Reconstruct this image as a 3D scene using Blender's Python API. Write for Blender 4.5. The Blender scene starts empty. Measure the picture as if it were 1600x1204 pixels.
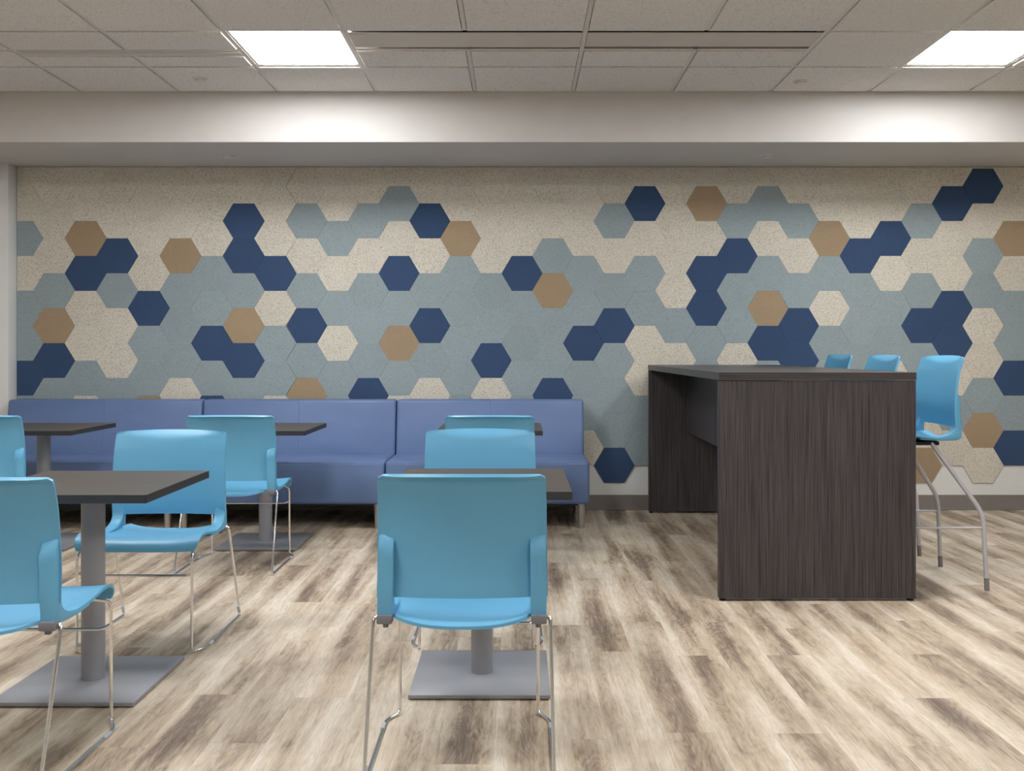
import bpy, bmesh, math, random
from mathutils import Vector, Matrix

random.seed(7)
scene = bpy.context.scene
COL = scene.collection
R = math.radians

# ------------------------------------------------------------------ camera
cam_data = bpy.data.cameras.new('camera')
cam = bpy.data.objects.new('camera', cam_data)
COL.objects.link(cam)
cam.location = (0, 0, 1.2)
cam.rotation_euler = (R(90), 0, 0)
cam_data.sensor_width = 36.0
cam_data.lens = 1480 / 1600 * 36.0
cam_data.shift_x = -(811 - 800) / 1600
cam_data.shift_y = (548 - 602) / 1600
cam_data.clip_end = 60
scene.camera = cam

# ------------------------------------------------------------------ world, exposure
world = bpy.data.worlds.new('room_world')
scene.world = world
world.use_nodes = True
world.node_tree.nodes['Background'].inputs[0].default_value = (0.9, 0.95, 1.0, 1)
world.node_tree.nodes['Background'].inputs[1].default_value = 0.05
vs = scene.view_settings
vs.view_transform = 'Standard'
vs.look = 'None'
vs.gamma = 1
vs.use_curve_mapping = False
vs.exposure = 0.0
PANEL_POWER = 37.5          # emission of every ceiling light diffuser
PANEL_TINT = (0.975, 0.985, 1.0, 1)

# ------------------------------------------------------------------ room sizes (metres)
WALL_Y = 7.16
ROOM_X0, ROOM_X1, ROOM_Y0 = -6.2, 6.6, -3.4
SOFFIT_Z, CEIL_Z, BEAM_Y = 2.59, 2.931, 6.311
PANEL_X0 = -3.793

# ------------------------------------------------------------------ materials
def srgb(r, g, b):
    f = lambda c: (c / 255 / 12.92) if c / 255 <= 0.04045 else ((c / 255 + 0.055) / 1.055) ** 2.4
    return (f(r), f(g), f(b), 1)

class NT:
    def __init__(self, name):
        self.m = bpy.data.materials.new(name)
        self.m.use_nodes = True
        self.t = self.m.node_tree
        self.b = self.t.nodes['Principled BSDF']
    def n(self, kind, **kw):
        nd = self.t.nodes.new(kind)
        for k, v in kw.items():
            setattr(nd, k, v)
        return nd
    def l(self, a, b):
        self.t.links.new(a, b)
    def val(self, sock, v):
        if hasattr(v, 'links'):
            self.l(v, sock)
        else:
            sock.default_value = v
    def math(self, op, a, b=0.0, clamp=False):
        nd = self.n('ShaderNodeMath', operation=op, use_clamp=clamp)
        self.val(nd.inputs[0], a); self.val(nd.inputs[1], b)
        return nd.outputs[0]
    def vmath(self, op, a, b):
        nd = self.n('ShaderNodeVectorMath', operation=op)
        self.val(nd.inputs[0], a); self.val(nd.inputs[1], b)
        return nd.outputs[0]
    def noise(self, vec, scale, detail=3, rough=0.5, dist=0.0):
        nd = self.n('ShaderNodeTexNoise')
        self.l(vec, nd.inputs['Vector'])
        nd.inputs['Scale'].default_value = scale
        nd.inputs['Detail'].default_value = detail
        nd.inputs['Roughness'].default_value = rough
        nd.inputs['Distortion'].default_value = dist
        return nd.outputs['Fac']
    def ramp(self, fac, stops):
        nd = self.n('ShaderNodeValToRGB')
        self.l(fac, nd.inputs[0])
        el = nd.color_ramp.elements
        while len(el) < len(stops):
            el.new(0.5)
        for e, (p, c) in zip(el, stops):
            e.position = p
            e.color = c if len(c) == 4 else (*c, 1)
        return nd.outputs[0]
    def mix(self, fac, a, b, mode='MIX'):
        nd = self.n('ShaderNodeMix', data_type='RGBA', blend_type=mode)
        self.val(nd.inputs[0], fac); self.val(nd.inputs[6], a); self.val(nd.inputs[7], b)
        return nd.outputs[2]
    def bump(self, h, strength, dist=0.001):
        nd = self.n('ShaderNodeBump')
        self.l(h, nd.inputs['Height'])
        nd.inputs['Strength'].default_value = strength
        nd.inputs['Distance'].default_value = dist
        self.l(nd.outputs[0], self.b.inputs['Normal'])
    def coord(self):
        return self.n('ShaderNodeTexCoord').outputs['Object']
    def per_piece(self, k=(37.0, 53.0, 11.0)):
        """object coordinates moved by a random amount for each piece"""
        oi = self.n('ShaderNodeObjectInfo').outputs['Random']
        isl = self.n('ShaderNodeNewGeometry').outputs['Random Per Island']
        r = self.math('ADD', oi, isl)
        cx = self.n('ShaderNodeCombineXYZ')
        for i in range(3):
            self.l(self.math('MULTIPLY', r, k[i]), cx.inputs[i])
        return self.vmath('ADD', self.coord(), cx.outputs[0]), r

BW = lambda v: (v, v, v, 1)

def plain(name, col, rough=0.5, metal=0.0, bump=None, spec=0.5):
    t = NT(name)
    c = t.coord()
    v = t.noise(c, 6.0, 2)
    t.l(t.mix(t.ramp(v, [(0.3, BW(0.0)), (0.7, BW(1.0))]), tuple(x * 0.965 for x in col[:3]) + (1,), col), t.b.inputs['Base Color'])
    t.b.inputs['Roughness'].default_value = rough
    t.b.inputs['Metallic'].default_value = metal
    t.b.inputs['Specular IOR Level'].default_value = spec
    if bump:
        t.bump(t.noise(c, bump[0], 3), bump[1], bump[2])
    return t.m

def felt(name, base, dark, light, amount):
    t = NT(name)
    v, r = t.per_piece()
    big = t.noise(v, 9, 2)
    f1 = t.noise(t.vmath('MULTIPLY', v, (1, 1, 1)), 150, 3, 0.65, 1.0)
    f2 = t.noise(t.vmath('MULTIPLY', v, (1, 1, 2.2)), 110, 3, 0.65, 2.0)
    c = t.mix(t.math('MULTIPLY', t.ramp(f1, [(0.50, BW(0)), (0.64, BW(1))]), amount), base, dark)
    c = t.mix(t.math('MULTIPLY', t.ramp(f2, [(0.53, BW(0)), (0.68, BW(1))]), amount), c, light)
    tone = t.math('ADD', t.math('MULTIPLY', big, 0.10), t.math('ADD', t.math('MULTIPLY', t.math('FRACT', t.math('MULTIPLY', r, 7.31)), 0.07), 0.915))
    cc = t.n('ShaderNodeCombineColor')
    for i in range(3):
        t.l(tone, cc.inputs[i])
    t.l(t.mix(1.0, c, cc.outputs[0], 'MULTIPLY'), t.b.inputs['Base Color'])
    t.b.inputs['Roughness'].default_value = 0.95
    t.b.inputs['Specular IOR Level'].default_value = 0.12
    t.bump(f1, 0.35, 0.0015)
    return t.m

def plank_wood():
    t = NT('weathered_oak_vinyl')
    v, r = t.per_piece((41.0, 67.0, 0.0))
    # printed figure is paler along the two long edges of every plank
    pos = t.n('ShaderNodeNewGeometry').outputs['Position']
    sx = t.n('ShaderNodeSeparateXYZ'); t.l(pos, sx.inputs[0])
    fx = t.math('FRACT', t.math('DIVIDE', t.math('SUBTRACT', sx.outputs[0], -6.2), 0.175))
    edge = t.math('MULTIPLY', t.math('ABSOLUTE', t.math('SUBTRACT', fx, 0.5)), 2.0)
    edge = t.ramp(edge, [(0.25, BW(0)), (0.98, BW(1))])
    cloud = t.noise(t.vmath('MULTIPLY', v, (5.0, 0.95, 1)), 1.0, 3, 0.55, 0.45)
    mid = t.noise(t.vmath('MULTIPLY', v, (26, 1.0, 1)), 1.0, 3, 0.55, 0.3)
    fine = t.noise(t.vmath('MULTIPLY', v, (150, 11, 1)), 1.0, 3, 0.65, 0.6)
    mott = t.noise(t.vmath('MULTIPLY', v, (34, 9, 1)), 1.0, 4, 0.65, 0.8)
    fig = t.noise(t.vmath('MULTIPLY', v, (8.0, 1.5, 1)), 1.0, 1.5, 0.5, 0.5)
    rings = t.math('ADD', t.math('MULTIPLY', t.math('SINE', t.math('MULTIPLY', fig, 130.0)), 0.5), 0.5)
    rings = t.math('POWER', rings, 2.5)
    f = t.math('ADD', t.math('MULTIPLY', cloud, 0.56), t.math('ADD', t.math('MULTIPLY', mid, 0.26), t.math('MULTIPLY', mott, 0.18)))
    f = t.math('SUBTRACT', f, t.math('MULTIPLY', edge, 0.085))
    base = t.ramp(f, [
        (0.35, srgb(218, 206, 189)), (0.43, srgb(202, 187, 166)), (0.50, srgb(179, 161, 139)),
        (0.565, srgb(146, 128, 111)), (0.64, srgb(104, 89, 76))])
    warm = t.noise(t.vmath('MULTIPLY', v, (4.0, 1.0, 1)), 1.0, 2)
    base = t.mix(t.math('MULTIPLY', t.ramp(warm, [(0.55, BW(0)), (0.72, BW(1))]), 0.30), base, srgb(202, 178, 148))
    rmask = t.ramp(f, [(0.46, BW(0.12)), (0.56, BW(1))])
    base = t.mix(t.math('MULTIPLY', t.math('MULTIPLY', rings, rmask), 0.42), base, srgb(92, 78, 66))
    base = t.mix(t.math('MULTIPLY', t.ramp(fine, [(0.50, BW(0)), (0.74, BW(1))]), 0.34), base, srgb(116, 100, 87))
    base = t.mix(t.math('MULTIPLY', t.ramp(fine, [(0.26, BW(1)), (0.46, BW(0))]), 0.22), base, srgb(236, 226, 210))
    t.l(base, t.b.inputs['Base Color'])
    t.b.inputs['Roughness'].default_value = 0.48
    t.b.inputs['Specular IOR Level'].default_value = 0.4
    t.bump(fine, 0.15, 0.0008)
    return t.m

def laminate(name, axis, dark, light, rough=0.42, streak=1.0):
    """dark straight-grained laminate; axis = direction of the grain"""
    t = NT(name)
    c = t.coord()
    s = [330.0, 330.0, 330.0]; s[axis] = 3.0
    s2 = [42.0, 42.0, 42.0]; s2[axis] = 0.9
    a = t.noise(t.vmath('MULTIPLY', c, tuple(s)), 1.0, 3, 0.6)
    b = t.noise(t.vmath('MULTIPLY', c, tuple(s2)), 1.0, 2, 0.5)
    f = t.math('ADD', t.math('MULTIPLY', a, 0.82 * streak), t.math('MULTIPLY', b, 0.18))
    t.l(t.ramp(f, [(0.36, dark), (0.62, light)]), t.b.inputs['Base Color'])
    t.b.inputs['Roughness'].default_value = rough
    t.b.inputs['Specular IOR Level'].default_value = 0.35
    t.bump(a, 0.12, 0.0006)
    return t.m

def acoustic():
    t = NT('mineral_fibre_tile')
    v, r = t.per_piece()
    pin = t.noise(v, 85, 3, 0.6)
    fis = t.noise(v, 42, 4, 0.7, 1.2)
    c = t.mix(t.math('MULTIPLY', t.ramp(pin, [(0.55, BW(0)), (0.66, BW(1))]), 0.42), srgb(236, 232, 227), srgb(160, 154, 148))
    c = t.mix(t.math('MULTIPLY', t.ramp(fis, [(0.60, BW(0)), (0.67, BW(1))]), 0.35), c, srgb(172, 165, 159))
    tone = t.math('ADD', t.math('MULTIPLY', t.math('FRACT', t.math('MULTIPLY', r, 5.7)), 0.06), 0.94)
    cc = t.n('ShaderNodeCombineColor')
    for i in range(3):
        t.l(tone, cc.inputs[i])
    t.l(t.mix(1.0, c, cc.outputs[0], 'MULTIPLY'), t.b.inputs['Base Color'])
    t.b.inputs['Roughness'].default_value = 0.95
    t.bump(fis, 0.25, 0.002)
    return t.m

def vinyl_upholstery():
    t = NT('blue_violet_vinyl')
    c = t.coord()
    g = t.noise(c, 420, 2)
    w = t.noise(t.vmath('MULTIPLY', c, (3, 3, 7)), 1.0, 3)
    t.l(t.ramp(w, [(0.3, srgb(93, 115, 156)), (0.7, srgb(101, 123, 164))]), t.b.inputs['Base Color'])
    t.b.inputs['Roughness'].default_value = 0.44
    t.b.inputs['Specular IOR Level'].default_value = 0.45
    t.bump(t.math('ADD', t.math('MULTIPLY', g, 0.10), w), 0.35, 0.006)
    return t.m

M = {}
M['wall'] = plain('warm_white_wall_paint', srgb(228, 228, 224), 0.75, bump=(90, 0.08, 0.001))
M['bulkhead'] = plain('bulkhead_paint', srgb(214, 210, 206), 0.75, bump=(90, 0.08, 0.001))
M['base'] = plain('taupe_vinyl_base', srgb(132, 124, 120), 0.5)
M['subfloor'] = plain('subfloor', srgb(150, 138, 124), 0.7)
M['plank'] = plank_wood()
M['tile'] = acoustic()
M['tee'] = plain('white_grid_metal', srgb(222, 217, 210), 0.5)
M['plenum'] = plain('ceiling_deck', srgb(200, 196, 190), 0.9)
M['slot'] = plain('diffuser_plate_paint', srgb(212, 205, 196), 0.5)
M['slot_dark'] = plain('diffuser_throat', srgb(30, 28, 26), 0.8)
M['beige'] = felt('beige_felt', srgb(215, 209, 194), srgb(130, 120, 104), srgb(238, 234, 224), 0.85)
M['slate'] = felt('slate_felt', srgb(150, 163, 166), srgb(112, 128, 135), srgb(176, 184, 183), 0.7)
M['navy'] = felt('navy_felt', srgb(61, 81, 112), srgb(48, 65, 96), srgb(78, 97, 126), 0.55)
M['tan'] = felt('tan_felt', srgb(164, 143, 117), srgb(142, 120, 96), srgb(180, 160, 134), 0.5)
M['shell'] = plain('sky_blue_polypropylene', srgb(100, 169, 206), 0.42, bump=(700, 0.05, 0.0004))
M['cap'] = plain('grey_plastic_cap', srgb(120, 120, 126), 0.5)
M['glide'] = plain('clear_plastic_glide', srgb(190, 195, 205), 0.3)
M['chrome'] = plain('chrome', srgb(240, 240, 240), 0.12, 1.0)
M['silver'] = plain('silver_powder_coat', srgb(198, 198, 204), 0.42, 0.3)
M['grey_tip'] = plain('grey_leg_tip', srgb(128, 128, 132), 0.5)
M['pedestal'] = plain('grey_metallic_paint', srgb(150, 151, 156), 0.45, 0.25)
M['steel_leg'] = plain('brushed_aluminium', srgb(186, 184, 182), 0.35, 0.8)
M['vinyl'] = vinyl_upholstery()
M['black'] = plain('black_plastic', srgb(22, 22, 23), 0.6)
M['top'] = laminate('cafe_table_laminate', 0, srgb(58, 53, 50), srgb(84, 78, 73), 0.45)
M['edge'] = plain('dark_edge_band', srgb(50, 48, 48), 0.5)
M['bar_v'] = laminate('espresso_laminate_upright', 2, srgb(42, 39, 41), srgb(86, 80, 82), 0.42)
M['bar_h'] = laminate('espresso_laminate_lengthwise', 1, srgb(48, 44, 44), srgb(78, 73, 71), 0.36)
M['bar_edge'] = laminate('espresso_laminate_edge', 0, srgb(44, 41, 42), srgb(80, 74, 74), 0.42)
M['cap_white'] = plain('white_cover_plate', srgb(222, 217, 211), 0.45)

def lamp_material():
    t = NT('lit_acrylic_diffuser')
    t.b.inputs['Base Color'].default_value = (0.9, 0.9, 0.9, 1)
    t.b.inputs['Emission Color'].default_value = PANEL_TINT
    t.b.inputs['Emission Strength'].default_value = PANEL_POWER
    return t.m
M['lamp'] = lamp_material()

# ------------------------------------------------------------------ mesh helpers
def mesh_of(bm, name='m', smooth=False):
    bmesh.ops.recalc_face_normals(bm, faces=bm.faces)
    me = bpy.data.meshes.new(name)
    bm.to_mesh(me)
    bm.free()
    if smooth:
        for p in me.polygons:
            p.use_smooth = True
        try:
            me.set_sharp_from_angle(angle=R(40))
        except Exception:
            pass
    return me

def link(name, me, mat=None, parent=None, loc=(0, 0, 0), kind=None):
    o = bpy.data.objects.new(name, me)
    if mat is not None and me is not None and not me.materials:
        me.materials.append(M[mat])
    COL.objects.link(o)
    o.location = loc
    if parent is not None:
        o.parent = parent
    if kind:
        o['kind'] = kind
    return o

def thing(name, label, cat, loc=(0, 0, 0), rz=0.0, group=None):
    o = bpy.data.objects.new(name, None)
    o.empty_display_size = 0.1
    COL.objects.link(o)
    o.location = loc
    o.rotation_euler = (0, 0, rz)
    o['label'] = label
    o['category'] = cat
    if group:
        o['group'] = group
    return o

def dup(root, loc, rz, label):
    r = root.copy(); COL.objects.link(r)
    r.location = loc; r.rotation_euler = (0, 0, rz); r['label'] = label
    for ch in list(root.children):
        c = ch.copy(); COL.objects.link(c); c.parent = r
        for g in list(ch.children):
            d = g.copy(); COL.objects.link(d); d.parent = c
    return r

def box_bm(x0, x1, y0, y1, z0, z1, bevel=0.0, seg=2, bm=None):
    bm2 = bmesh.new()
    bmesh.ops.create_cube(bm2, size=1)
    for v in bm2.verts:
        v.co = Vector((x0 + (v.co.x + .5) * (x1 - x0), y0 + (v.co.y + .5) * (y1 - y0), z0 + (v.co.z + .5) * (z1 - z0)))
    if bevel > 0:
        bmesh.ops.bevel(bm2, geom=list(bm2.edges), offset=bevel, segments=seg, profile=0.5, affect='EDGES')
    if bm is None:
        return bm2
    me = bpy.data.meshes.new('t'); bm2.to_mesh(me); bm2.free(); bm.from_mesh(me); bpy.data.meshes.remove(me)
    return bm

def box(name, mat, x0, x1, y0, y1, z0, z1, bevel=0.0, seg=2, parent=None, kind=None):
    return link(name, mesh_of(box_bm(x0, x1, y0, y1, z0, z1, bevel, seg), name, bevel > 0), mat, parent, kind=kind)

def tube_bm(paths, r, n=10, bm=None, radii=None):
    """round rods along poly-lines"""
    bm = bm or bmesh.new()
    for path in paths:
        pts = [Vector(p) for p in path]
        rings = []
        up = None
        for i, p in enumerate(pts):
            a = pts[max(i - 1, 0)]; b = pts[min(i + 1, len(pts) - 1)]
            d = (b - a).normalized()
            if up is None:
                up = d.orthogonal().normalized()
            up = (up - d * up.dot(d)).normalized()
            s = d.cross(up)
            rr = radii[i] if radii else r
            if 0 < i < len(pts) - 1:
                d1 = (p - a).normalized(); d2 = (b - p).normalized()
                pass
            rings.append([bm.verts.new(p + (up * math.cos(2 * math.pi * k / n) + s * math.sin(2 * math.pi * k / n)) * rr) for k in range(n)])
        for A, B in zip(rings, rings[1:]):
            for k in range(n):
                bm.faces.new((A[k], A[(k + 1) % n], B[(k + 1) % n], B[k]))
        bm.faces.new(rings[0][::-1]); bm.faces.new(rings[-1])
    return bm

def round_path(pts, rad, seg=5):
    """poly-line with its inner corners rounded"""
    pts = [Vector(p) for p in pts]
    out = [pts[0]]
    for i in range(1, len(pts) - 1):
        p, a, b = pts[i], pts[i - 1], pts[i + 1]
        r = rad[i - 1] if isinstance(rad, (list, tuple)) else rad
        ra = min(r, (a - p).length * 0.48, (b - p).length * 0.48)
        A = p + (a - p).normalized() * ra; B = p + (b - p).normalized() * ra
        for k in range(seg + 1):
            t = k / seg
            out.append(A * (1 - t) ** 2 + p * 2 * t * (1 - t) + B * t * t)
    out.append(pts[-1])
    return out

def lathe_bm(prof, n=32, cx=0.0, cy=0.0, bm=None):
    bm = bm or bmesh.new()
    rings = []
    for r, z in prof:
        rings.append([bm.verts.new((cx + r * math.cos(2 * math.pi * k / n), cy + r * math.sin(2 * math.pi * k / n), z)) for k in range(n)])
    for A, B in zip(rings, rings[1:]):
        for k in range(n):
            bm.faces.new((A[k], A[(k + 1) % n], B[(k + 1) % n], B[k]))
    bm.faces.new(rings[0][::-1]); bm.faces.new(rings[-1])
    return bm

def sheet_mesh(name, fn, nu, nv, thick, bevel=0.002, fn_n=None):
    """curved sheet of real thickness: fn(u, v) with u in -1..1, v in 0..1; second skin along the normal"""
    bm = bmesh.new()
    P = [[Vector(fn(-1 + 2 * i / nu, j / nv)) for i in range(nu + 1)] for j in range(nv + 1)]
    N = []
    Q = P if fn_n is None else [[Vector(fn_n(-1 + 2 * i / nu, j / nv)) for i in range(nu + 1)] for j in range(nv + 1)]
    for j in range(nv + 1):
        row = []
        for i in range(nu + 1):
            du = Q[j][min(i + 1, nu)] - Q[j][max(i - 1, 0)]
            dv = Q[min(j + 1, nv)][i] - Q[max(j - 1, 0)][i]
            row.append(du.cross(dv).normalized())
        N.append(row)
    F = [[bm.verts.new(P[j][i]) for i in range(nu + 1)] for j in range(nv + 1)]
    th = thick if callable(thick) else (lambda u, v: thick)
    B = [[bm.verts.new(P[j][i] - N[j][i] * th(-1 + 2 * i / nu, j / nv)) for i in range(nu + 1)] for j in range(nv + 1)]
    for j in range(nv):
        for i in range(nu):
            bm.faces.new((F[j][i], F[j][i + 1], F[j + 1][i + 1], F[j + 1][i]))
            bm.faces.new((B[j][i], B[j + 1][i], B[j + 1][i + 1], B[j][i + 1]))
    rim = []
    for i in range(nu):
        rim.append(((F[0][i], F[0][i + 1]), (B[0][i], B[0][i + 1])))
        rim.append(((F[nv][i + 1], F[nv][i]), (B[nv][i + 1], B[nv][i])))
    for j in range(nv):
        rim.append(((F[j + 1][0], F[j][0]), (B[j + 1][0], B[j][0])))
        rim.append(((F[j][nu], F[j + 1][nu]), (B[j][nu], B[j + 1][nu])))
    for (a, b), (c, d) in rim:
        bm.faces.new((b, a, c, d))
    if bevel > 0:
        ed = [e for e in bm.edges if len(e.link_faces) == 2 and e.calc_face_angle(0) > R(55)]
        bmesh.ops.bevel(bm, geom=ed, offset=bevel, segments=2, profile=0.5, affect='EDGES', clamp_overlap=True)
    return mesh_of(bm, name, True)

def smoothstep(a, b, x):
    t = max(0.0, min(1.0, (x - a) / (b - a)))
    return t * t * (3 - 2 * t)

def lerp_curve(pts, t):
    """Catmull-Rom through (t, value...) points"""
    n = len(pts)
    k = 0
    while k < n - 2 and t > pts[k + 1][0]:
        k += 1
    p0, p1, p2, p3 = pts[max(k - 1, 0)], pts[k], pts[k + 1], pts[min(k + 2, n - 1)]
    s = (t - p1[0]) / (p2[0] - p1[0])
    out = []
    for c in range(1, len(p1)):
        m1 = (p2[c] - p0[c]) / (p2[0] - p0[0]) * (p2[0] - p1[0])
        m2 = (p3[c] - p1[c]) / (p3[0] - p1[0]) * (p2[0] - p1[0])
        out.append((2 * s**3 - 3 * s**2 + 1) * p1[c] + (s**3 - 2 * s**2 + s) * m1 + (-2 * s**3 + 3 * s**2) * p2[c] + (s**3 - s**2) * m2)
    return out

# ------------------------------------------------------------------ floor: planks run towards the back wall
floor = box('floor', 'subfloor', ROOM_X0, ROOM_X1, ROOM_Y0, WALL_Y + 0.1, -0.12, -0.006, kind='structure')
PW, PL, PT = 0.175, 1.22, 0.006

def plank_bm(y0, y1, cx, bm=None):
    g = 0.0001
    return box_bm(cx - PW / 2 + g, cx + PW / 2 - g, y0 + g, y1 - g, -PT, 0.0, 0.0005, 1, bm)

plank_full = mesh_of(plank_bm(-PL / 2, PL / 2, 0), 'plank')
plank_full.materials.append(M['plank'])
rest = bmesh.new()
rng = random.Random(21)
ncol = int((ROOM_X1 - ROOM_X0) / PW)
prev = 0.0
for c in range(ncol):
    cx = ROOM_X0 + PW * (c + 0.5)
    off = (prev + rng.uniform(0.28, 0.72) * PL) % PL
    prev = off
    y = ROOM_Y0 - off
    while y < WALL_Y:
        a, b = max(y, ROOM_Y0), min(y + PL, WALL_Y)
        y += PL
        if b - a < 0.03:
            continue
        seen = b > 2.3 and abs(cx - 0.05) < 1.0 + 0.56 * b and abs(cx) < 4.5
        if not seen:
            if (b - a) > 0.03:
                v0 = len(rest.verts)
                g = 0.0001
                vs_ = [rest.verts.new(p) for p in ((cx - PW / 2 + g, a + g, 0), (cx + PW / 2 - g, a + g, 0), (cx + PW / 2 - g, b - g, 0), (cx - PW / 2 + g, b - g, 0),
                                                   (cx - PW / 2 + g, a + g, -PT), (cx + PW / 2 - g, a + g, -PT), (cx + PW / 2 - g, b - g, -PT), (cx - PW / 2 + g, b - g, -PT))]
                for q in ((0, 1, 2, 3), (4, 7, 6, 5), (0, 4, 5, 1), (1, 5, 6, 2), (2, 6, 7, 3), (3, 7, 4, 0)):
                    rest.faces.new([vs_[i] for i in q])
        elif abs((b - a) - PL) < 1e-6:
            link('plank', plank_full, None, floor, (cx, (a + b) / 2, 0))
        else:
            link('plank', mesh_of(plank_bm(a - (a + b) / 2, b - (a + b) / 2, 0), 'plank'), 'plank', floor, (cx, (a + b) / 2, 0))
link('planking', mesh_of(rest, 'planking'), 'plank', floor, kind='stuff')

# ------------------------------------------------------------------ walls
wall_back = box('wall_back', 'wall', ROOM_X0, ROOM_X1, WALL_Y, WALL_Y + 0.15, 0, CEIL_Z + 0.1, kind='structure')
box('wall_left', 'wall', ROOM_X0 - 0.15, ROOM_X0, ROOM_Y0, WALL_Y + 0.15, 0, CEIL_Z + 0.1, kind='structure')
box('wall_right', 'wall', ROOM_X1, ROOM_X1 + 0.15, ROOM_Y0, WALL_Y + 0.15, 0, CEIL_Z + 0.1, kind='structure')
box('wall_front', 'wall', ROOM_X0 - 0.15, ROOM_X1 + 0.15, ROOM_Y0 - 0.15, ROOM_Y0, 0, CEIL_Z + 0.1, kind='structure')
box('wall_return', 'wall', ROOM_X0, PANEL_X0, 7.034, WALL_Y, 0, SOFFIT_Z, 0.004, kind='structure')
box('wall_bulkhead', 'bulkhead', ROOM_X0, ROOM_X1, BEAM_Y, WALL_Y, SOFFIT_Z, CEIL_Z + 0.1, 0.004, kind='structure')
bb = bmesh.new()
box_bm(PANEL_X0, ROOM_X1, WALL_Y - 0.006, WALL_Y, 0, 0.113, 0.002, 1, bb)
box_bm(PANEL_X0, ROOM_X1, WALL_Y - 0.016, WALL_Y, 0, 0.014, 0.003, 1, bb)
link('baseboard_back', mesh_of(bb, 'baseboard_back'), 'base', kind='structure')
box('baseboard_left', 'base', ROOM_X0, PANEL_X0 - 0.004, 7.028, 7.034, 0, 0.113, 0.002, 1, kind='structure')

# ------------------------------------------------------------------ hexagonal felt panels on the back wall
S0 = 206.67                                   # pixels per metre on the wall, used once to note the survey in metres
HX = lambda k: (-331 + (49.3 if k < 0 else 47.95) * k) / S0
HEX_H = 54.45 / S0
ZE = 1.2 + (548 - 318) / S0                   # top edge of row 0 in the even columns
ZO = 1.2 + (548 - 291) / S0                   # and in the odd ones
HEX_T = 0.010
# rows from -1 downwards, one letter for each panel: beige, slate, navy, tan
HEX = {
 -9: 'BBSBSSNSS', -8: 'BBBSTNSS', -7: 'BBTNBBSBS', -6: 'BBNSBBSS', -5: 'BBBBNSSTS', -4: 'BBTSSSBS', -3: 'BBBSSNSNS',
 -2: 'BNNSTNSS', -1: 'BBBNBSSBS', 0: 'BSBSNSTS', 1: 'BBSBSBSSS', 2: 'BSBSSSNS', 3: 'BSBNSTSBS', 4: 'BNBSNSBS',
 5: 'BBTSSSSSS', 6: 'BBBSSNBS', 7: 'BBBNSSSSS', 8: 'BBSTSSNSS', 9: 'BBBSSNSSB', 10: 'BSBSNSSSN', 11: 'BNBSSBBSS',
 12: 'BBBBSBSSB', 13: 'BTBNNSSBS', 14: 'BSNSSBSNS', 15: 'BSBSTNSSB', 16: 'BSBSNNSSB', 17: 'BBTSBSSSS', 18: 'BBNSSSSBS',
 19: 'BBNBSSBSB', 20: 'BSBSNSSBT', 21: 'BNBBNNBSB', 22: 'NBSSBBSTB', 23: 'BBTBSSNSN', 24: 'BBBSSNSSB', 25: 'BSBNSSTSB',
 26: 'BBSSBSNSB', 27: 'BNBSSBSSB'}
MATS = {'B': 'beige', 'S': 'slate', 'N': 'navy', 'T': 'tan'}

def clip(poly, axis, lim, keep_less):
    out = []
    for i, p in enumerate(poly):
        q = poly[(i + 1) % len(poly)]
        ip = (p[axis] <= lim) == keep_less or p[axis] == lim
        iq = (q[axis] <= lim) == keep_less or q[axis] == lim
        if ip:
            out.append(p)
        if ip != iq:
            t = (lim - p[axis]) / (q[axis] - p[axis])
            out.append((p[0] + (q[0] - p[0]) * t, p[1] + (q[1] - p[1]) * t))
    return out

def hex_mesh(poly, mat):
    bm = bmesh.new()
    # counter-clockwise in x,z seen from the room (-Y)
    f = bm.faces.new([bm.verts.new((x, -HEX_T, z)) for x, z in poly])
    b = bm.faces.new([bm.verts.new((x, 0, z)) for x, z in reversed(poly)])
    bm.verts.ensure_lookup_table()
    n = len(poly)
    fv = list(f.verts); bv = list(reversed(b.verts))
    for i in range(n):
        bm.faces.new((fv[(i + 1) % n], fv[i], bv[i], bv[(i + 1) % n]))
    bmesh.ops.bevel(bm, geom=[e for e in f.edges], offset=0.0004, segments=1, affect='EDGES')
    me = mesh_of(bm, 'hex_panel')
    me.materials.append(M[mat])
    return me

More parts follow.
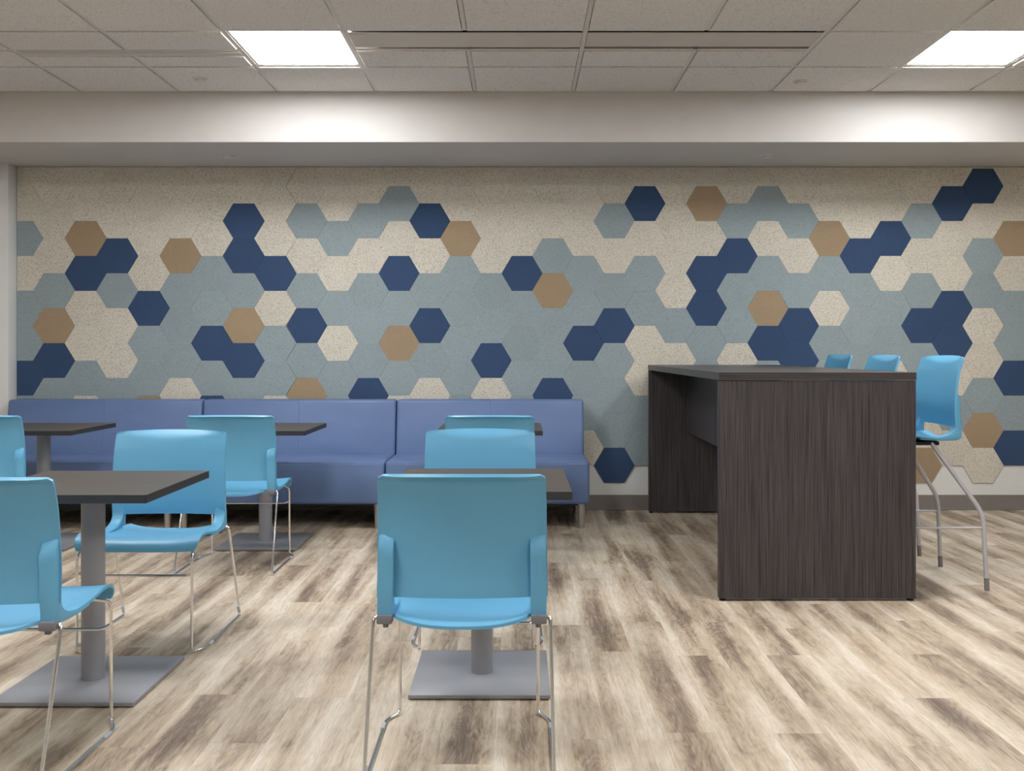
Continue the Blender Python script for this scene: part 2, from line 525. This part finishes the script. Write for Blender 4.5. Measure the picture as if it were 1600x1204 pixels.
cache = {}
spare = bmesh.new()
for k, rows in HEX.items():
    pitch = (49.3 if k < 0 else 47.95) / S0
    w = pitch / 1.5                       # point-to-point half width
    g = 0.00025
    cx = HX(k)
    seq = list(enumerate(rows, -1))
    if k % 2 == 0:
        seq = [(-2, 'B')] + seq           # sliver under the soffit
    for r, ch in seq:
        top = (ZE if k % 2 == 0 else ZO) - HEX_H * r
        cz = top - HEX_H / 2
        hh = HEX_H / 2 - g
        poly = [(-w + g, 0), (-w / 2 + g * .5, -hh), (w / 2 - g * .5, -hh), (w - g, 0), (w / 2 - g * .5, hh), (-w / 2 + g * .5, hh)]
        full = list(poly)
        poly = clip(poly, 1, SOFFIT_Z - 0.003 - cz, True)
        if len(poly) >= 3:
            poly = clip(poly, 0, PANEL_X0 + 0.003 - cx, False)
        if len(poly) < 3:
            continue
        zs = [p[1] for p in poly]
        if max(zs) - min(zs) < 0.004:
            continue
        key = (ch, k < 0)
        if poly == full:
            if key not in cache:
                cache[key] = hex_mesh(poly, MATS[ch])
            me = cache[key]
        else:
            me = hex_mesh(poly, MATS[ch])
        if k >= 25 or (k <= 8 and top < 1.2 + (548 - 625) / S0):      # out of the frame or behind the benches
            n0 = len(spare.faces)
            tmp = me.copy(); tmp.transform(Matrix.Translation((cx, WALL_Y, cz)))
            spare.from_mesh(tmp); bpy.data.meshes.remove(tmp)
            spare.faces.ensure_lookup_table()
            for f in spare.faces[n0:]:
                f.material_index = 'BSNT'.index(ch)
            continue
        link('hexagon_panel', me, None, wall_back, (cx, WALL_Y, cz))
spare_me = mesh_of(spare, 'hexagon_panelling')
for c in 'BSNT':
    spare_me.materials.append(M[MATS[c]])
link('hexagon_panelling', spare_me, None, wall_back, kind='stuff')

# ------------------------------------------------------------------ ceiling: grid, tiles, slot diffusers, lights
ceiling = box('ceiling', 'plenum', ROOM_X0, ROOM_X1, ROOM_Y0, BEAM_Y, CEIL_Z + 0.07, CEIL_Z + 0.12, kind='structure')
CX0, CP = -0.294, 0.6541                       # grid line beside the middle, pitch across
LX = lambda n: CX0 + CP * n
RY = [6.311, 5.757, 5.117]
while RY[-1] > 2.6:
    RY.append(RY[-1] - 0.64)
TEE = 0.024
NX0, NX1 = -7, 8
def tile(x0, x1, y0, y1):
    key = ('tile', round(x1 - x0, 4), round(y1 - y0, 4))
    if key not in cache:
        a, b = (x1 - x0) / 2 - 0.0155, (y1 - y0) / 2 - 0.0155
        cache[key] = mesh_of(box_bm(-a, a, -b, b, 0, 0.016, 0.0015, 1), 'ceiling_tile')
        cache[key].materials.append(M['tile'])
    link('ceiling_tile', cache[key], None, ceiling, ((x0 + x1) / 2, (y0 + y1) / 2, CEIL_Z - 0.007))
def tee_y(x, y0, y1):
    bm = box_bm(-TEE / 2, TEE / 2, y0, y1, 0, 0.003, 0.0008, 1)
    box_bm(-0.003, 0.003, y0, y1, 0.003, 0.035, 0, 1, bm)
    link('grid_tee', mesh_of(bm, 'grid_tee'), 'tee', ceiling, (x, 0, CEIL_Z))
def tee_x(x0, x1, y):
    key = ('tee', round(x1 - x0, 4))
    if key not in cache:
        bm = box_bm(0, x1 - x0, -TEE / 2, TEE / 2, 0, 0.003, 0.0008, 1)
        box_bm(0, x1 - x0, -0.003, 0.003, 0.003, 0.035, 0, 1, bm)
        cache[key] = mesh_of(bm, 'grid_tee'); cache[key].materials.append(M['tee'])
    link('grid_tee', cache[key], None, ceiling, (x0, y, CEIL_Z + 0.0002))

LIGHT_CELLS = {(-2, 1): 'square white LED panel light left of the long ceiling slots',
               (4, 1): 'square white LED panel light at the right edge of the ceiling',
               (-4, 3): 'square LED panel light overhead, above the near left cafe table',
               (2, 3): 'square LED panel light overhead, above the near end of the tall table'}
SPLIT = 5.445
for n in range(NX0, NX1):
    x0, x1 = LX(n), LX(n + 1)
    for r in range(len(RY) - 1):
        y1, y0 = RY[r], RY[r + 1]
        if (n, r) in LIGHT_CELLS:
            continue
        if r == 1 and -1 <= n <= 2:                       # wide slot diffusers, a tile strip behind them
            tile(x0, x1, SPLIT, y1)
        elif r == 1 and n in (-4, -3):                    # thin slot
            tile(x0, x1, y0, SPLIT); tile(x0, x1, SPLIT + 0.105, y1)
        elif r == 1 and n < -4:
            tile(x0, x1, y0, SPLIT); tile(x0, x1, SPLIT, y1)
            tee_x(x0 + TEE / 2, x1 - TEE / 2, SPLIT)
        else:
            tile(x0, x1, y0, y1)
    for r in range(1, len(RY)):
        tee_x(x0 + TEE / 2, x1 - TEE / 2, RY[r])
    if -1 <= n <= 2:
        tee_x(x0 + TEE / 2, x1 - TEE / 2, SPLIT)
    if n in (-4, -3):
        tee_x(x0 + TEE / 2, x1 - TEE / 2, SPLIT); tee_x(x0 + TEE / 2, x1 - TEE / 2, SPLIT + 0.105)
for n in range(NX0, NX1 + 1):
    if n in (0, 2):                                       # interrupted by the slot diffusers
        tee_y(LX(n), RY[-1], RY[2]); tee_y(LX(n), SPLIT, RY[0])
    else:
        tee_y(LX(n), RY[-1], RY[0])
# plain ceiling field behind the camera's view
box('ceiling_field', 'tile', ROOM_X0, ROOM_X1, ROOM_Y0, RY[-1] - 0.014, CEIL_Z + 0.003, CEIL_Z + 0.02, parent=ceiling)
box('ceiling_field', 'tile', ROOM_X0, LX(NX0) - 0.014, RY[-1], BEAM_Y, CEIL_Z + 0.003, CEIL_Z + 0.02, parent=ceiling)
box('ceiling_field', 'tile', LX(NX1) + 0.014, ROOM_X1, RY[-1], BEAM_Y, CEIL_Z + 0.003, CEIL_Z + 0.02, parent=ceiling)
bm = box_bm(ROOM_X0, ROOM_X1, BEAM_Y - 0.022, BEAM_Y, CEIL_Z - 0.001, CEIL_Z + 0.002)
box_bm(ROOM_X0, ROOM_X1, BEAM_Y - 0.002, BEAM_Y, CEIL_Z - 0.001, CEIL_Z + 0.03, bm=bm)
link('wall_angle', mesh_of(bm, 'wall_angle'), 'tee', ceiling)

def slot_diffuser(n0, n1, y0, y1, label, plate):
    x0, x1 = LX(n0) + TEE / 2, LX(n1) - TEE / 2
    t = thing('slot_diffuser', label, 'air vent', ((x0 + x1) / 2, (y0 + y1) / 2, CEIL_Z), 0, 'linear air slots in the ceiling')
    hx, hy = (x1 - x0) / 2, (y1 - y0) / 2 - TEE / 2
    box('throat', 'slot_dark', -hx, hx, -hy, hy, 0.045, 0.055, parent=t)
    for a, b in plate:
        box('plate', 'slot', -hx + 0.002, hx - 0.002, -hy + a * 2 * hy, -hy + b * 2 * hy, -0.002, 0.004, 0.001, 1, parent=t)
    return t
d1 = slot_diffuser(-1, 1, RY[2], SPLIT, 'wide linear air slot in the ceiling beside the left lamp', [(0.09, 0.88)])
d2 = slot_diffuser(1, 3, RY[2], SPLIT, 'wide linear air slot in the ceiling nearest the right lamp', [(0.09, 0.84)])
d3 = slot_diffuser(-4, -2, SPLIT, SPLIT + 0.105, 'thin linear air slot in the ceiling at far left of lamps', [(0.04, 0.40), (0.52, 0.96)])
hx = CP - TEE / 2
box('end_block', 'slot', -hx + 0.004, -hx + 0.085, -0.11, 0.10, -0.0045, -0.002, 0.0008, 1, parent=d1)

def ceiling_light(x0, x1, y0, y1, label):
    t = thing('ceiling_light', label, 'light', ((x0 + x1) / 2, (y0 + y1) / 2, CEIL_Z), 0, 'square LED panels in the ceiling')
    hx, hy = (x1 - x0) / 2 - 0.006, (y1 - y0) / 2 - 0.006
    f = 0.02
    bm = box_bm(-hx, hx, hy - f, hy, 0.0035, 0.02)
    box_bm(-hx, hx, -hy, -hy + f, 0.0035, 0.02, bm=bm)
    box_bm(-hx, -hx + f, -hy + f, hy - f, 0.0035, 0.02, bm=bm)
    box_bm(hx - f, hx, -hy + f, hy - f, 0.0035, 0.02, bm=bm)
    link('frame', mesh_of(bm, 'frame'), 'tee', t)
    box('diffuser', 'lamp', -hx + f, hx - f, -hy + f, hy - f, 0.006, 0.010, parent=t)
for (n, r), lab in LIGHT_CELLS.items():
    ceiling_light(LX(n), LX(n + 1), RY[r + 1], RY[r], lab)
for x, y in ((LX(-1.5), 2.17), (LX(4.5), 2.17), (LX(-3.5), -0.4), (LX(2.5), -0.4)):  # rearmost pair: unseen lamps added to brighten camera-facing chair backs and the near floor
    ceiling_light(x - CP / 2, x + CP / 2, y - .32, y + .32, 'unseen square LED panel light further back in the room')
for o in scene.objects:                                    # those hang flush under the plain field
    if o.get('label') == 'unseen square LED panel light further back in the room':
        o.location.z = CEIL_Z - 0.018

def sprinkler(x, y, z, label):
    t = thing('sprinkler_cover', label, 'sprinkler', (x, y, z), 0, 'round sprinkler covers overhead')
    link('plate', mesh_of(lathe_bm([(0.046, 0.0), (0.046, -0.004), (0.040, -0.006)], 32), 'plate', True), 'cap_white', t)
    link('skirt', mesh_of(lathe_bm([(0.036, -0.006), (0.036, -0.018), (0.032, -0.020)], 32), 'skirt', True), 'cap_white', t)
sprinkler(-2.02, 6.0, CEIL_Z - 0.007, 'small round sprinkler cover on the ceiling tile left of the lamp')
sprinkler(1.80, 6.06, CEIL_Z - 0.007, 'small round sprinkler cover on the ceiling tile between right slot and lamp')
sprinkler(-2.06, 6.73, SOFFIT_Z, 'small round sprinkler cover under the bulkhead, left one')
sprinkler(1.76, 6.72, SOFFIT_Z, 'small round sprinkler cover under the bulkhead, right one')

# ------------------------------------------------------------------ banquette
def banquette(x0, x1, label):
    w = (x1 - x0) / 2 - 0.003
    t = thing('banquette_bench', label, 'bench', ((x0 + x1) / 2, 6.36, 0), 0, 'blue banquette benches along the back wall')
    # seat body
    link('seat', mesh_of(box_bm(-w, w, 0.0, 0.60, 0.168, 0.457, 0.022, 4), 'seat', True), 'vinyl', t)
    # leaning back cushions, one each side of the middle seam
    for a, b in ((-w, -0.0006), (0.0006, w)):
        bm = box_bm(a, b, 0.50, 0.735, 0.17, 0.842, 0.0)
        for v in bm.verts:
            if v.co.z > 0.5:
                v.co.y = 0.735 if v.co.y > 0.6 else 0.600
        outer = [e for e in bm.edges]
        inner_x = b if a < -0.1 else a
        def on_inner(e):
            return all(abs(v.co.x - inner_x) < 1e-5 for v in e.verts)
        bmesh.ops.bevel(bm, geom=[e for e in outer if not on_inner(e) and not any(abs(v.co.x - inner_x) < 1e-5 for v in e.verts) or (not on_inner(e) and abs(e.verts[0].co.x - e.verts[1].co.x) > 0.1)],
                        offset=0.022, segments=4, profile=0.5, affect='EDGES')
        link('back_cushion', mesh_of(bm, 'back_cushion', True), 'vinyl', t)
    # piping on the front edge of the seat
    link('piping', mesh_of(tube_bm([[(-w + 0.02, 0.006, 0.449), (w - 0.02, 0.006, 0.449)]], 0.004, 8), 'piping', True), 'vinyl', t)
    link('base_rail', mesh_of(box_bm(-w + 0.03, w - 0.03, 0.05, 0.70, 0.155, 0.172), 'base_rail'), 'black', t)
    for sx in (-1, 1):
        for ly in (0.055, 0.64):
            link('leg', mesh_of(lathe_bm([(0.019, 0.0), (0.020, 0.004), (0.026, 0.168)], 24, sx * (w - 0.052), ly), 'leg', True), 'steel_leg', t)
banquette(-3.76, -2.325, 'left bench of the blue vinyl banquette, beside the white wall corner')
banquette(-2.325, -0.902, 'middle bench of the three-piece blue vinyl banquette')
banquette(-0.902, 0.477, 'right bench of the blue vinyl banquette, end facing the tall table')

# ------------------------------------------------------------------ moulded chair shell (faces +Y, shared by chairs and stools)
def half_w(z):                                    # half width of the back at height z
    return 0.246 - 0.005 * (z - 0.45) / 0.40

def back_y(z):                                    # middle line of the back, leaning backwards
    return lerp_curve([(0.40, -0.128), (0.48, -0.128), (0.56, -0.122), (0.66, -0.125), (0.76, -0.138), (0.82, -0.150), (0.86, -0.160)], z)[0]

def back_fn(u, v, r=0.016):
    z0, z1 = 0.487, 0.846
    z = z0 + (z1 - z0) * v
    hw = half_w(z)
    if r > 0 and z1 - z < r:
        d = r - (z1 - z)
        hw -= r - math.sqrt(max(r * r - d * d, 0))
    x = u * hw
    bow = 0.030 * (u * u)                         # edges come forward
    a = max(0.04, 0.115 * (1 - u * u))
    lip = 0.024 * (1 - u * u) * max(0.0, (v - (1 - a)) / a) ** 1.4
    y = back_y(z) + bow * (1 - 0.25 * smoothstep(0.75, 1.0, v)) - lip
    return (x, y, z + 0.006 * (1 - u * u) * v)
back_mesh = sheet_mesh('backrest', lambda u, v: back_fn(-u, v), 30, 48, lambda u, v: 0.0065 + 0.005 * max(smoothstep(0.955, 0.985, abs(u)), smoothstep(0.965, 0.985, v)), 0.0022, lambda u, v: back_fn(-u, v, 0.0))

def seat_fn(u, v):
    y, z = lerp_curve([(0.0, -0.165, 0.424), (0.10, -0.118, 0.423), (0.3, -0.02, 0.424), (0.55, 0.10, 0.436), (0.74, 0.195, 0.453), (0.84, 0.243, 0.448), (0.92, 0.270, 0.430), (1.0, 0.281, 0.404)], v)
    hw = lerp_curve([(0.0, 0.186), (0.07, 0.196), (0.13, 0.212), (0.30, 0.243), (0.6, 0.250), (0.85, 0.249), (0.95, 0.243), (1.0, 0.234)], v)[0]
    x = u * hw
    z += 0.016 * abs(u) ** 3 * (1 - smoothstep(0.6, 0.95, v)) 
    z -= 0.008 * (1 - abs(u) ** 3) * (1 - v)
    y += 0.020 * u * u * (1 - smoothstep(0.0, 0.35, v))
    y -= 0.016 * abs(u) ** 4 * smoothstep(0.7, 1.0, v)
    return (x, y, z)
seat_mesh = sheet_mesh('seat', seat_fn, 22, 30, 0.009, 0.003)

def rail_mesh(s):
    """side rail: from half way up the back straight down, then curving forward into the seat"""
    front = [(back_y(z) + 0.029, z) for z in (0.672, 0.65, 0.61, 0.57, 0.535, 0.508)]
    front += [(-0.094, 0.487), (-0.086, 0.472), (-0.072, 0.459), (-0.052, 0.450), (-0.02, 0.444), (0.03, 0.441), (0.08, 0.438)]
    rear = [(back_y(0.672) + 0.022, 0.670), (back_y(0.638) - 0.001, 0.638)] + [(back_y(z) - 0.001, z) for z in (0.61, 0.57, 0.535, 0.50, 0.465, 0.44)]
    rear += [(-0.118, 0.430), (-0.085, 0.426), (-0.04, 0.424), (0.02, 0.424), (0.08, 0.428)]
    n = len(front)
    bm = bmesh.new()
    secs = []
    c = 0.0045
    for (fy, fz), (ry, rz) in zip(front, rear):
        f, r = Vector((fy, fz)), Vector((ry, rz))
        d = (r - f).normalized()
        L = (r - f).length
        ring = []
        for inset, t in ((0.0, c), (0.0, L - c), (c * .3, L - c * .3), (c, L), (0.046 - c, L), (0.046 - c * .3, L - c * .3), (0.046, L - c), (0.046, c), (0.046 - c, 0.0), (c, 0.0), (c * .3, c * .3)):
            p = f + d * max(min(t, L), 0.0)
            wo = half_w(max(p.y, 0.45)) - 0.001
            x = wo - inset
            bow = 0.030 * (1 - (x / wo) ** 2) * smoothstep(0.47, 0.52, p.y)
            ring.append(bm.verts.new((s * x, p.x - bow, p.y - inset * 0.35 * smoothstep(0.55, 0.64, p.y))))
        secs.append(ring)
    m = len(secs[0])
    for A, B in zip(secs, secs[1:]):
        for k in range(m):
            bm.faces.new((A[k], A[(k + 1) % m], B[(k + 1) % m], B[k]))
    bm.faces.new(secs[0][::-1]); bm.faces.new(secs[-1])
    return mesh_of(bm, 'side_rail', True)
rails = {s: rail_mesh(s) for s in (-1, 1)}

def cap_mesh(s):
    bm = bmesh.new()
    x0, x1 = sorted((s * 0.200, s * 0.245))
    box_bm(x0, x1, -0.142, -0.100, 0.415, 0.441, 0.004, 2, bm)
    x0, x1 = sorted((s * 0.212, s * 0.228))
    box_bm(x0, x1, -0.130, -0.112, 0.402, 0.418, 0.003, 2, bm)
    return mesh_of(bm, 'connector_cap', True)
caps = {s: cap_mesh(s) for s in (-1, 1)}

def add_shell(t, dz, with_caps=True):
    link('seat', seat_mesh, 'shell', t, (0, 0, dz))
    link('backrest', back_mesh, 'shell', t, (0, 0, dz))
    for s in (-1, 1):
        link('side_rail', rails[s], 'shell', t, (0, 0, dz))
        if with_caps:
            link('connector_cap', caps[s], 'cap', t, (0, 0, dz))

# ------------------------------------------------------------------ sled chair
def make_chair():
    t = thing('sled_chair', '', 'chair', (0, 0, 0), 0, 'blue moulded chairs at the cafe tables')
    add_shell(t, 0)
    r = 0.0056
    for s in (-1, 1):
        p = round_path([(s * 0.205, -0.112, 0.424), (s * 0.256, -0.118, 0.432), (s * 0.262, -0.262, r), (s * 0.266, 0.205, r),
                        (s * 0.228, 0.272, r), (s * 0.228, 0.268, 0.392), (s * 0.205, 0.16, 0.428)], [0.016, 0.018, 0.03, 0.018, 0.03], 5)
        link('side_frame', mesh_of(tube_bm([p], r, 10), 'side_frame', True), 'chrome', t)
        # clear glides at the two ends of the runner
        for p in ([(s * 0.2605, -0.236, 0.052), (s * 0.2618, -0.252, 0.022)], [(s * 0.266, 0.13, r), (s * 0.266, 0.175, r)]):
            link('glide', mesh_of(tube_bm([p], r + 0.0012, 10), 'glide', True), 'glide', t)
    p = round_path([(-0.228, 0.269, 0.318), (-0.205, 0.255, 0.305), (0.205, 0.255, 0.305), (0.228, 0.269, 0.318)], 0.02, 5)
    link('front_crossbar', mesh_of(tube_bm([p], 0.005, 10), 'front_crossbar', True), 'chrome', t)
    return t

chair = make_chair()
CHAIRS = [
    (-0.165, 2.86, 0, 'nearest blue chair at centre, its full back turned to the camera'),
    (-0.172, 4.08, 180, 'blue chair facing the camera behind the centre table'),
    (-0.161, 5.31, 0, 'blue chair at right bench table, mostly hidden behind the centre chairs'),
    (-1.527, 4.03, 180, 'blue chair facing the camera across the near left table'),
    (-1.582, 5.32, 0, 'blue chair with its back to camera at the middle bench table'),
    (-1.546, 2.79, 0, 'nearest blue chair at lower left, cut off by the photo edge'),
    (-2.966, 5.32, 0, 'blue chair at far left bench table, cut off by the photo edge'),
]
for i, (x, y, a, lab) in enumerate(CHAIRS):
    if i == 0:
        chair.location = (x, y, 0); chair.rotation_euler.z = R(a); chair['label'] = lab
    else:
        dup(chair, (x, y, 0), R(a), lab)

# ------------------------------------------------------------------ bar stools
def make_stool():
    dz = 0.325
    t = thing('bar_stool', '', 'stool', (0, 0, 0), 0, 'blue bar stools along the tall table')
    add_shell(t, dz, False)
    link('seat_pan', mesh_of(box_bm(-0.215, 0.215, -0.03, 0.20, 0.722, 0.742, 0.006, 2), 'seat_pan', True), 'black', t)
    for s in (-1, 1):
        for f, top, bend, foot in ((-1, (0.205, 0.01, 0.735), (0.255, -0.228, 0.385), (0.262, -0.246, 0.0)), (1, (0.215, 0.185, 0.735), (0.252, 0.215, 0.385), (0.262, 0.232, 0.0))):
            P3 = [(s * top[0], top[1], top[2]), (s * bend[0], bend[1], bend[2]), (s * foot[0], foot[1], foot[2])]
            pth = round_path(P3, 0.06, 6)
            lg = link('leg', mesh_of(tube_bm([pth], 0.0115, 12), 'leg', True), 'silver', t)
            e = Vector(P3[2]); d = (Vector(P3[1]) - e).normalized()
            link('foot_tip', mesh_of(tube_bm([[e, e + d * 0.062]], 0.0124, 12), 'foot_tip', True), 'grey_tip', lg)
        link('side_stretcher', mesh_of(tube_bm([[(s * 0.2555, -0.231, 0.312), (s * 0.2535, 0.218, 0.312)]], 0.006, 10), 'side_stretcher', True), 'silver', t)
    link('footrest', mesh_of(tube_bm([[(-0.2535, 0.219, 0.33), (0.2535, 0.219, 0.33)]], 0.009, 12), 'footrest', True), 'silver', t)
    return t
stool = make_stool()
STOOLS = [(2.10, 5.01, 'blue bar stool nearest the camera, at the near end of the tall table'),
          (2.10, 5.81, 'middle one of the three blue bar stools, behind the tall table'),
          (2.10, 6.61, 'blue bar stool nearest the hexagon wall, only its back top shows')]
for i, (x, y, lab) in enumerate(STOOLS):
    if i == 0:
        stool.location = (x, y, 0); stool.rotation_euler.z = R(90); stool['label'] = lab
    else:
        dup(stool, (x, y, 0), R(90), lab)

# ------------------------------------------------------------------ cafe tables
def make_table():
    t = thing('cafe_table', '', 'table', (0, 0, 0), 0, 'small dark cafe tables on grey pedestals')
    h, zt = 0.316, 0.727
    top = link('tabletop', mesh_of(box_bm(-h + 0.0015, h - 0.0015, -h + 0.0015, h - 0.0015, zt - 0.028, zt, 0.001, 1), 'tabletop'), 'top', t)
    bm = bmesh.new()
    for a in range(4):
        b2 = box_bm(-h, h, -h, -h + 0.002, zt - 0.0282, zt - 0.0008)
        bmesh.ops.rotate(b2, verts=b2.verts, cent=(0, 0, 0), matrix=Matrix.Rotation(a * math.pi / 2, 3, 'Z'))
        me = bpy.data.meshes.new('t'); b2.to_mesh(me); b2.free(); bm.from_mesh(me); bpy.data.meshes.remove(me)
    link('edge_band', mesh_of(bm, 'edge_band'), 'edge', top)
    link('column', mesh_of(lathe_bm([(0.0405, 0.016), (0.0405, 0.69)], 40), 'column', True), 'pedestal', t)
    link('mounting_plate', mesh_of(box_bm(-0.14, 0.14, -0.14, 0.14, zt - 0.036, zt - 0.0285, 0.001, 1), 'mounting_plate'), 'black', t)
    link('base_plate', mesh_of(box_bm(-0.245, 0.245, -0.245, 0.245, 0.004, 0.018, 0.002, 2), 'base_plate', True), 'pedestal', t)
    for sx in (-1, 1):
        for sy in (-1, 1):
            link('foot', mesh_of(lathe_bm([(0.014, 0.0), (0.014, 0.005)], 16, sx * 0.22, sy * 0.22), 'foot'), 'black', t)
    return t
table = make_table()
TABLES = [(-0.137, 3.50, 'dark square cafe table behind the nearest centre chair'),
          (-1.542, 3.43, 'dark square cafe table at near left, its grey base in full view'),
          (-2.970, 5.92, 'dark square cafe table at the left bench, far left'),
          (-1.584, 5.92, 'dark square cafe table at the middle bench'),
          (-0.175, 5.92, 'dark square cafe table at the right bench, hidden behind blue chairs')]
for i, (x, y, lab) in enumerate(TABLES):
    if i == 0:
        table.location = (x, y, 0); table['label'] = lab
    else:
        dup(table, (x, y, 0), 0, lab)

# ------------------------------------------------------------------ tall bar-height table
bt = thing('bar_table', 'tall espresso wood laminate table with solid end panels, beside the stools', 'table', (1.432, 5.80, 0))
bw, by0, by1, bz = 0.474, 4.542 - 5.80, 7.05 - 5.80, 1.097
slab = link('tabletop', mesh_of(box_bm(-bw, bw, by0 + .001, by1 - .001, bz - 0.038, bz, 0.0015, 2), 'tabletop'), 'bar_h', bt)
link('edge_band', mesh_of(box_bm(-bw + 0.001, bw - 0.001, by0 - 0.0015, by0 + 0.001, bz - 0.0375, bz - 0.001), 'edge_band'), 'bar_edge', slab)
for a, b in ((by0 + 0.001, by0 + 0.040), (by1 - 0.040, by1 - 0.001)):
    e = link('end_panel', mesh_of(box_bm(-bw + 0.002, bw - 0.002, a, b, 0.012, bz - 0.040, 0.0012, 1), 'end_panel'), 'bar_v', bt)
    for sx in (-1, 1):
        link('levelling_foot', mesh_of(lathe_bm([(0.016, 0.0), (0.016, 0.006), (0.008, 0.007), (0.008, 0.014)], 16, sx * (bw - 0.022), (a + b) / 2), 'levelling_foot'), 'black', e)
link('modesty_panel', mesh_of(box_bm(-0.19, -0.165, by0 + 0.040, by1 - 0.040, 0.60, bz - 0.038, 0.001, 1), 'modesty_panel'), 'bar_v', bt)
